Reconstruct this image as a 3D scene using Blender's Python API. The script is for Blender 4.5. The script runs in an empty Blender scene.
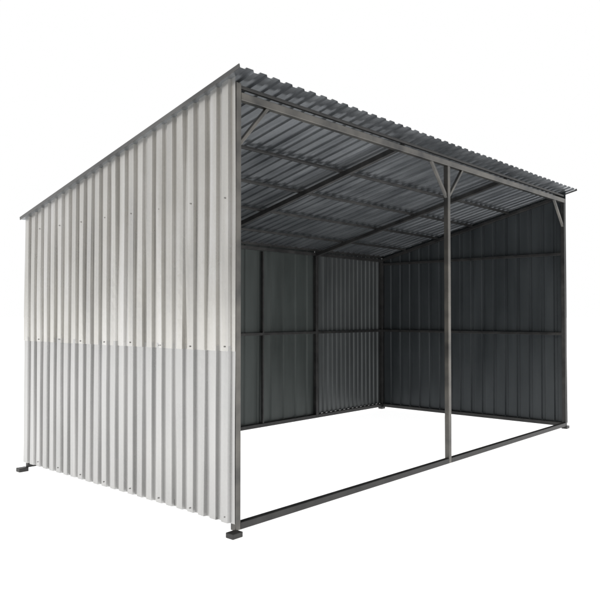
import bpy, math, random
from mathutils import Vector, Matrix
random.seed(7)
W,D=4.836,2.4035
SL=0.238
def roofz(y): return 2.584-SL*(y+0.103)
ZM,ZU=1.0,1.871
T=0.04
scene=bpy.context.scene
col=scene.collection
scene.view_settings.view_transform='Standard'
scene.view_settings.look='None'
scene.view_settings.exposure=0

# ---------------------------------------------------------------- materials
def newmat(n):
    m=bpy.data.materials.new(n);m.use_nodes=True
    nt=m.node_tree;b=nt.nodes['Principled BSDF']
    return m,nt,b
def N(nt,t,**k):
    n=nt.nodes.new(t)
    for a,v in k.items(): setattr(n,a,v)
    return n
def mathn(nt,op,a,b=None,clamp=False):
    n=nt.nodes.new('ShaderNodeMath');n.operation=op;n.use_clamp=clamp
    for i,v in enumerate((a,b)):
        if v is None: continue
        if isinstance(v,(int,float)): n.inputs[i].default_value=v
        else: nt.links.new(v,n.inputs[i])
    return n.outputs[0]
def sheetmat(name,c1,c2,metal,r1,r2,streak=(6,6,0.5),bump=0.25,warm=None,spangle=0.0,spec=0.5,zrough=None,detail=4):
    m,nt,b=newmat(name);L=nt.links
    tc=N(nt,'ShaderNodeTexCoord')
    mp=N(nt,'ShaderNodeMapping');mp.inputs['Scale'].default_value=streak
    L.new(tc.outputs['Object'],mp.inputs['Vector'])
    n1=N(nt,'ShaderNodeTexNoise');n1.inputs['Scale'].default_value=1.6;n1.inputs['Detail'].default_value=detail
    L.new(mp.outputs[0],n1.inputs['Vector'])
    n2=N(nt,'ShaderNodeTexNoise');n2.inputs['Scale'].default_value=2.0;n2.inputs['Detail'].default_value=3
    L.new(tc.outputs['Object'],n2.inputs['Vector'])
    fac=mathn(nt,'ADD',mathn(nt,'MULTIPLY',n1.outputs[0],0.65),mathn(nt,'MULTIPLY',n2.outputs[0],0.35))
    facc=fac
    if spangle>0:
        v=N(nt,'ShaderNodeTexVoronoi');v.inputs['Scale'].default_value=90
        L.new(tc.outputs['Object'],v.inputs['Vector'])
        sep=N(nt,'ShaderNodeSeparateColor');L.new(v.outputs['Color'],sep.inputs[0])
        facc=mathn(nt,'ADD',fac,mathn(nt,'MULTIPLY',mathn(nt,'SUBTRACT',sep.outputs[0],0.5),spangle))
    cr=N(nt,'ShaderNodeValToRGB')
    cr.color_ramp.elements[0].position=0.32;cr.color_ramp.elements[0].color=(*c1,1)
    cr.color_ramp.elements[1].position=0.68;cr.color_ramp.elements[1].color=(*c2,1)
    if warm:
        e=cr.color_ramp.elements.new(0.5);e.color=(*warm,1)
    L.new(facc,cr.inputs[0]);L.new(cr.outputs[0],b.inputs['Base Color'])
    mr=N(nt,'ShaderNodeMapRange');mr.inputs['From Min'].default_value=.3;mr.inputs['From Max'].default_value=.7
    mr.inputs['To Min'].default_value=r1;mr.inputs['To Max'].default_value=r2
    L.new(fac,mr.inputs['Value'])
    rough=mr.outputs[0]
    if zrough:
        sx=N(nt,'ShaderNodeSeparateXYZ');L.new(tc.outputs['Object'],sx.inputs[0])
        zz=mathn(nt,'ADD',sx.outputs[2],mathn(nt,'MULTIPLY',mathn(nt,'SUBTRACT',n1.outputs[0],.5),.9))
        m2=N(nt,'ShaderNodeMapRange',interpolation_type='SMOOTHSTEP')
        m2.inputs['From Min'].default_value=zrough[0];m2.inputs['From Max'].default_value=zrough[1]
        m2.inputs['To Min'].default_value=0;m2.inputs['To Max'].default_value=zrough[2]
        L.new(zz,m2.inputs['Value']);rough=mathn(nt,'ADD',rough,m2.outputs[0])
    L.new(rough,b.inputs['Roughness'])
    b.inputs['Metallic'].default_value=metal
    b.inputs['Specular IOR Level'].default_value=spec
    bp=N(nt,'ShaderNodeBump');bp.inputs['Strength'].default_value=bump;bp.inputs['Distance'].default_value=0.01
    L.new(n1.outputs[0],bp.inputs['Height']);L.new(bp.outputs[0],b.inputs['Normal'])
    return m
M_low =sheetmat('galvanised_matte',(.42,.42,.417),(.53,.53,.525),.85,.24,.34,(6,6,.3),.4,spangle=.05,detail=2)
M_up  =sheetmat('galvanised_glossy',(.46,.455,.445),(.62,.615,.605),.88,.20,.29,(6,6,.3),.45,warm=(.54,.53,.505),spangle=.05,zrough=(1.5,2.0,.12),detail=2)
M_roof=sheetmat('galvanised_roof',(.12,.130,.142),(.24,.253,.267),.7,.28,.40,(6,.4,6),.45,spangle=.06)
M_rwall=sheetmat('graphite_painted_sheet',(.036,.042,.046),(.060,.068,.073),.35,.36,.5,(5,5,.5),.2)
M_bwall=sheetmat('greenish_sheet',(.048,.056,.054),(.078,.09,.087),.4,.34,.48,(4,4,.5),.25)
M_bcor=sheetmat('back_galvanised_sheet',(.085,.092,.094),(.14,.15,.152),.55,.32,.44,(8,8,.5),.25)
M_frame=sheetmat('dark_steel_tube',(.030,.030,.031),(.068,.067,.065),.55,.36,.52,(6,6,6),.2)
M_frameL=sheetmat('weathered_steel_tube',(.05,.052,.054),(.22,.208,.188),.75,.26,.42,(3,3,3),.2)
M_trim=sheetmat('galvanised_trim',(.10,.10,.10),(.18,.18,.178),.8,.3,.42,(3,3,3),.2)
M_screw=sheetmat('zinc_screw',(.30,.30,.29),(.42,.41,.4),.8,.3,.4)

# ---------------------------------------------------------------- helpers
def empty(name,loc=(0,0,0),parent=None):
    o=bpy.data.objects.new(name,None);o.empty_display_size=.2;o.location=loc
    col.objects.link(o)
    if parent: o.parent=parent
    return o
def meshobj(name,v,f,mats,parent=None,mi=None,smooth=False):
    me=bpy.data.meshes.new(name);me.from_pydata([tuple(a) for a in v],[],f)
    for m in mats: me.materials.append(m)
    if mi:
        for p,i in zip(me.polygons,mi): p.material_index=i
    me.validate();me.update()
    o=bpy.data.objects.new(name,me);col.objects.link(o)
    if parent: o.parent=parent
    return o
def tube(name,a,b,w=T,h=T,up=(0,0,1),mat=None,parent=None,bev=.003):
    a=Vector(a);b=Vector(b);d=(b-a).normalized();up=Vector(up)
    s=d.cross(up).normalized();u=s.cross(d).normalized()
    v=[]
    for p in (a,b):
        for i,j in ((-1,-1),(1,-1),(1,1),(-1,1)):
            v.append(p+s*(w/2*i)+u*(h/2*j))
    f=[(0,3,2,1),(4,5,6,7),(0,1,5,4),(1,2,6,5),(2,3,7,6),(3,0,4,7)]
    o=meshobj(name,v,f,[mat or M_frame],parent)
    m=o.modifiers.new('b','BEVEL');m.width=bev;m.segments=2
    return o
def profile(L,pitch,depth,flat=.55,slope=.12,start=0.0):
    pts=[(0,0)];u=start
    while u<L:
        for du,w in ((pitch*(1-flat-2*slope),0),(pitch*(1-flat-slope),1),(pitch*(1-slope),1),(pitch,0)):
            x=u+du
            if 0<x<L: pts.append((x,w*depth))
        u+=pitch
    pts.append((L,pts[-1][1]))
    return pts
def sheet(name,L,pitch,depth,lo,hi,mapf,mat,parent,rows=6,flat=.5,slope=.12,screws=(),smat=None,every=2,wob=.0015,start=0.0,sdir=1,sr=.0036,tilt=0.0):
    pr=profile(L,pitch,depth,flat,slope,start)
    v=[];f=[];mi=[]
    ph=[random.uniform(0,6.28) for _ in range(6)]
    n=rows+1
    for (u,w) in pr:
        l=lo(u);h=hi(u)
        rt=random.gauss(0,tilt)
        for k in range(n):
            t=k/rows;z=l+(h-l)*t
            ww=w+wob*(math.sin(u*3.1+ph[0]+z*1.3)+.6*math.sin(u*9+z*2.7+ph[1])+.5*math.sin(z*5+ph[2]))+rt*math.sin(z*3+u*20)
            uu=u+wob*.5*math.sin(z*4+u*5+ph[3])
            v.append(mapf(uu,z,ww))
    for i in range(len(pr)-1):
        if pr[i+1][0]-pr[i][0]<1e-5: continue
        for k in range(rows):
            a=i*n+k;f.append((a,a+n,a+n+1,a+1));mi.append(0)
    nu=int(L/pitch)
    for zf in screws:
        for i in range(nu):
            if i%every: continue
            u=start+(i+1)*pitch-pitch*(slope+flat/2)
            if not 0.03<u<L-.02: continue
            z=zf(u)+random.uniform(-.006,.006)
            if z>hi(u)-.005 or z<lo(u)+.005: continue
            u+=random.uniform(-.004,.004)
            base=len(v);w0=depth if sdir>0 else 0
            for rr,hh in ((sr*1.4,.001),(sr*1.3,.0025),(sr*.8,.003),(sr*.75,.0055)):
                for k in range(8):
                    an=k*math.pi/4
                    v.append(mapf(u+rr*math.cos(an),z+rr*math.sin(an),w0+(hh+.001)*sdir))
            for ring in range(3):
                for k in range(8):
                    a=base+ring*8+k;b2=base+ring*8+(k+1)%8
                    f.append((a,b2,b2+8,a+8));mi.append(1)
            f.append(tuple(base+24+k for k in range(8)));mi.append(1)
    return meshobj(name,v,f,[mat,smat or M_screw],parent,mi)

# ---------------------------------------------------------------- the shed
shed=empty('metal_shed')
shed['label']="open-fronted lean-to shed of galvanised corrugated sheet on dark steel frame"
shed['category']="shed"
top=lambda y: roofz(y)-.026
wtop=lambda y: roofz(y)-.006

lw=empty('side_wall',(0,0,0),shed); lw['label']="silver galvanised corrugated wall in overlapping sheets"
def mapL(off):
    return lambda u,z,w: (-.024-off-w, u-.022, z)
LL=D+.044
P=LL/24.0
sheet('sheet',LL,P,.016,lambda u:.04,lambda u:1.03,mapL(0),M_low,lw,rows=12,flat=.52,slope=.05,
      screws=(lambda u:.07,),every=3,wob=.0014,tilt=.0015)
sheet('sheet',LL,P,.016,lambda u:1.0,lambda u:wtop(u-.022),mapL(.0025),M_up,lw,rows=16,flat=.52,slope=.05,
      screws=(lambda u:1.02,lambda u:ZU,),every=3,wob=.0012,tilt=.0017)
rw=empty('side_wall',(0,0,0),shed); rw['label']="dark graphite ribbed sheet wall on steel rails"
mapR=lambda u,z,w:(W+.024+w,u-.022,z)
sheet('sheet',LL,LL/17,.014,lambda u:.035,lambda u:wtop(u-.022),mapR,M_rwall,rw,rows=14,flat=.2,slope=.06,wob=.0012,tilt=.0008)
def rails(x,par,low):
    for z in (ZM,ZU):
        tube('rail',(x,.02,z),(x,D-.02,z),.03,.03,mat=M_frame,parent=par)
    tube('rail',(x,.02,low),(x,D-.02,low),mat=M_frame,parent=par)
    tube('rail',(x,.02,top(0)-.035),(x,D-.02,top(D)-.031),.035,.035,mat=M_frame,parent=par)
rails(W,rw,.02);rails(0,lw,.064)
bw=empty('back_wall',(0,0,0),shed)
tb=.724
xs=tb*W
bz=wtop(D+.03)
mapB=lambda u,z,w:(u-.02,D+.024+w,z)
mapB2=lambda u,z,w:(xs+u,D+.022+w,z)
sheet('sheet',xs+.04,.2,.014,lambda u:.035,lambda u:bz,mapB,M_bwall,bw,rows=14,flat=.25,slope=.06,wob=.0012,tilt=.0008)
sheet('sheet',W-xs+.035,.085,.014,lambda u:.037,lambda u:bz-.001,mapB2,M_bcor,bw,rows=14,flat=.42,slope=.10,wob=.0010,tilt=.0006)
tube('closure_strip',(-.02,D+.004,roofz(D)-.016),(W+.045,D+.004,roofz(D)-.016),.012,.034,mat=M_frame,parent=bw,bev=.001)
for z,s in ((ZM,.03),(bz-.055,.035),(.02,.04)):
    tube('rail',(.02,D,z),(xs-.02,D,z),s,s,mat=M_frame,parent=bw)
    tube('rail',(xs+.02,D,z),(W-.02,D,z),s,s,mat=M_frame,parent=bw)
tube('post',(xs,D,0),(xs,D,bz-.05),mat=M_frame,parent=bw,up=(0,1,0))
tube('post',(.54*W,D-.002,.04),(.54*W,D-.002,bz-.08),.02,.03,mat=M_frame,parent=bw,up=(0,1,0))
tube('post',(.36*W,D,.04),(.36*W,D,bz-.08),.03,.034,mat=M_frame,parent=bw,up=(0,1,0))

# roof
roof=empty('roof',(0,0,0),shed); roof['label']="grey corrugated sheet roof with purlins and rafters"
oxl,oxr,oy,ob=.07,.136,.103,.045
LR=W+oxl+oxr
mapRf=lambda u,z,w:(u-oxl, z, roofz(z)-.002-.010+w)
sheet('sheet',LR,.108,.012,lambda u:-oy,lambda u:D+ob,mapRf,M_roof,roof,rows=14,flat=.5,slope=.045,wob=.0012,tilt=.0012)
for y in (.62,1.08,1.55,2.02):
    z=top(y)-.010
    tube('purlin',(.03,y,z),(W-.02,y,z),.026,.022,mat=M_frame,parent=roof)
for t in (.36,tb):
    tube('rafter',(t*W,.022,top(0)-.045),(t*W,D-.02,top(D)-.045),.04,.04,mat=M_frame,parent=roof)
tube('edge_trim',(-oxl-.002,-oy,roofz(-oy)-.004),(-oxl-.002,D+ob,roofz(D+ob)-.004),.006,.024,mat=M_trim,parent=roof,bev=.001)
tube('edge_trim',(W+oxr+.002,-oy,roofz(-oy)-.004),(W+oxr+.002,D+ob,roofz(D+ob)-.004),.006,.024,mat=M_trim,parent=roof,bev=.001)
ZB=2.45
tube('beam',(.02,0,ZB),(W+.02,0,ZB),.04,.045,mat=M_frameL,parent=shed)
tube('purlin',(.02,-.0,ZB+.055),(W,-.0,ZB+.055),.025,.02,mat=M_frame,parent=roof)
def post(x,y,h,mat):
    return tube('post',(x,y,-.0),(x,y,h),mat=mat,parent=shed,up=(0,1,0))
tm=.486
pFL=post(0,0,top(0)-.01,M_frameL)
pFR=post(W,0,ZB-.023,M_frame)
pM=post(tm*W,0,ZB-.023,M_frameL)
pBL=post(0,D,top(D)-.02,M_frame);pBR=post(W,D,top(D)-.02,M_frame)
tube('sill_rail',(.02,0,.02),(tm*W-.02,0,.02),mat=M_frame,parent=shed)
tube('sill_rail',(tm*W+.02,0,.02),(W-.02,0,.02),mat=M_frame,parent=shed)
def brace(x0,x1,z0=2.17,z1=2.435,y=0):
    tube('brace',(x0,y,z0),(x1,y,z1),.022,.025,mat=M_frameL,parent=shed,up=(0,1,0))
brace(.012,.25);brace(tm*W-.012,tm*W-.25);brace(tm*W+.012,tm*W+.25);brace(W-.012,W-.25)
for p,(x,y) in ((pFL,(-.03,-.03)),(pFR,(W+.03,-.0)),(pBL,(-.05,D)),(pBR,(W,D))):
    tube('foot',(x-.045,y,-.012),(x+.03,y,-.012),.06,.03,mat=M_frame,parent=p)

# ---------------------------------------------------------------- ground, light
gm,nt,b=newmat('glowing_white_floor')
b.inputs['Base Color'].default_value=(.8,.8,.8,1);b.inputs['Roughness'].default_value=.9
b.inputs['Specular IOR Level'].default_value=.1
b.inputs['Emission Color'].default_value=(1,1,1,1);b.inputs['Emission Strength'].default_value=.93  # floor is no lamp; added glow washes out the shed's shadow
S=300
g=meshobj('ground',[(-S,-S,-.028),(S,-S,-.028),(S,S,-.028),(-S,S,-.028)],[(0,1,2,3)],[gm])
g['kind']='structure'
w=bpy.data.worlds.new('World');scene.world=w;w.use_nodes=True
nt=w.node_tree;bg=nt.nodes['Background']
tc=N(nt,'ShaderNodeTexCoord')
dp=N(nt,'ShaderNodeVectorMath',operation='DOT_PRODUCT');dp.inputs[1].default_value=(.743,.669,0)
nt.links.new(tc.outputs['Generated'],dp.inputs[0])
mr=N(nt,'ShaderNodeMapRange',interpolation_type='SMOOTHSTEP')
mr.inputs['From Min'].default_value=-.42;mr.inputs['From Max'].default_value=.14
mr.inputs['To Min'].default_value=.28;mr.inputs['To Max'].default_value=1.0
nt.links.new(dp.outputs['Value'],mr.inputs['Value'])
nt.links.new(mr.outputs[0],bg.inputs['Strength'])
bg.inputs['Color'].default_value=(1,1,1,1)
sun=bpy.data.lights.new('sun','SUN');sun.energy=.85;sun.angle=math.radians(10);sun.color=(1,.94,.85)
so=bpy.data.objects.new('sun',sun);col.objects.link(so)
so.rotation_euler=Vector((1,.15,-.8)).to_track_quat('-Z','Y').to_euler()

# ---------------------------------------------------------------- camera
cam=bpy.data.cameras.new('camera');co=bpy.data.objects.new('camera',cam);col.objects.link(co)
co.location=(-2.6474,-2.8624,1.2045)
co.rotation_euler=(math.pi/2+.0218,0,-.8392)
cam.sensor_width=36;cam.lens=687.457/600*36;cam.clip_end=1000
scene.camera=co
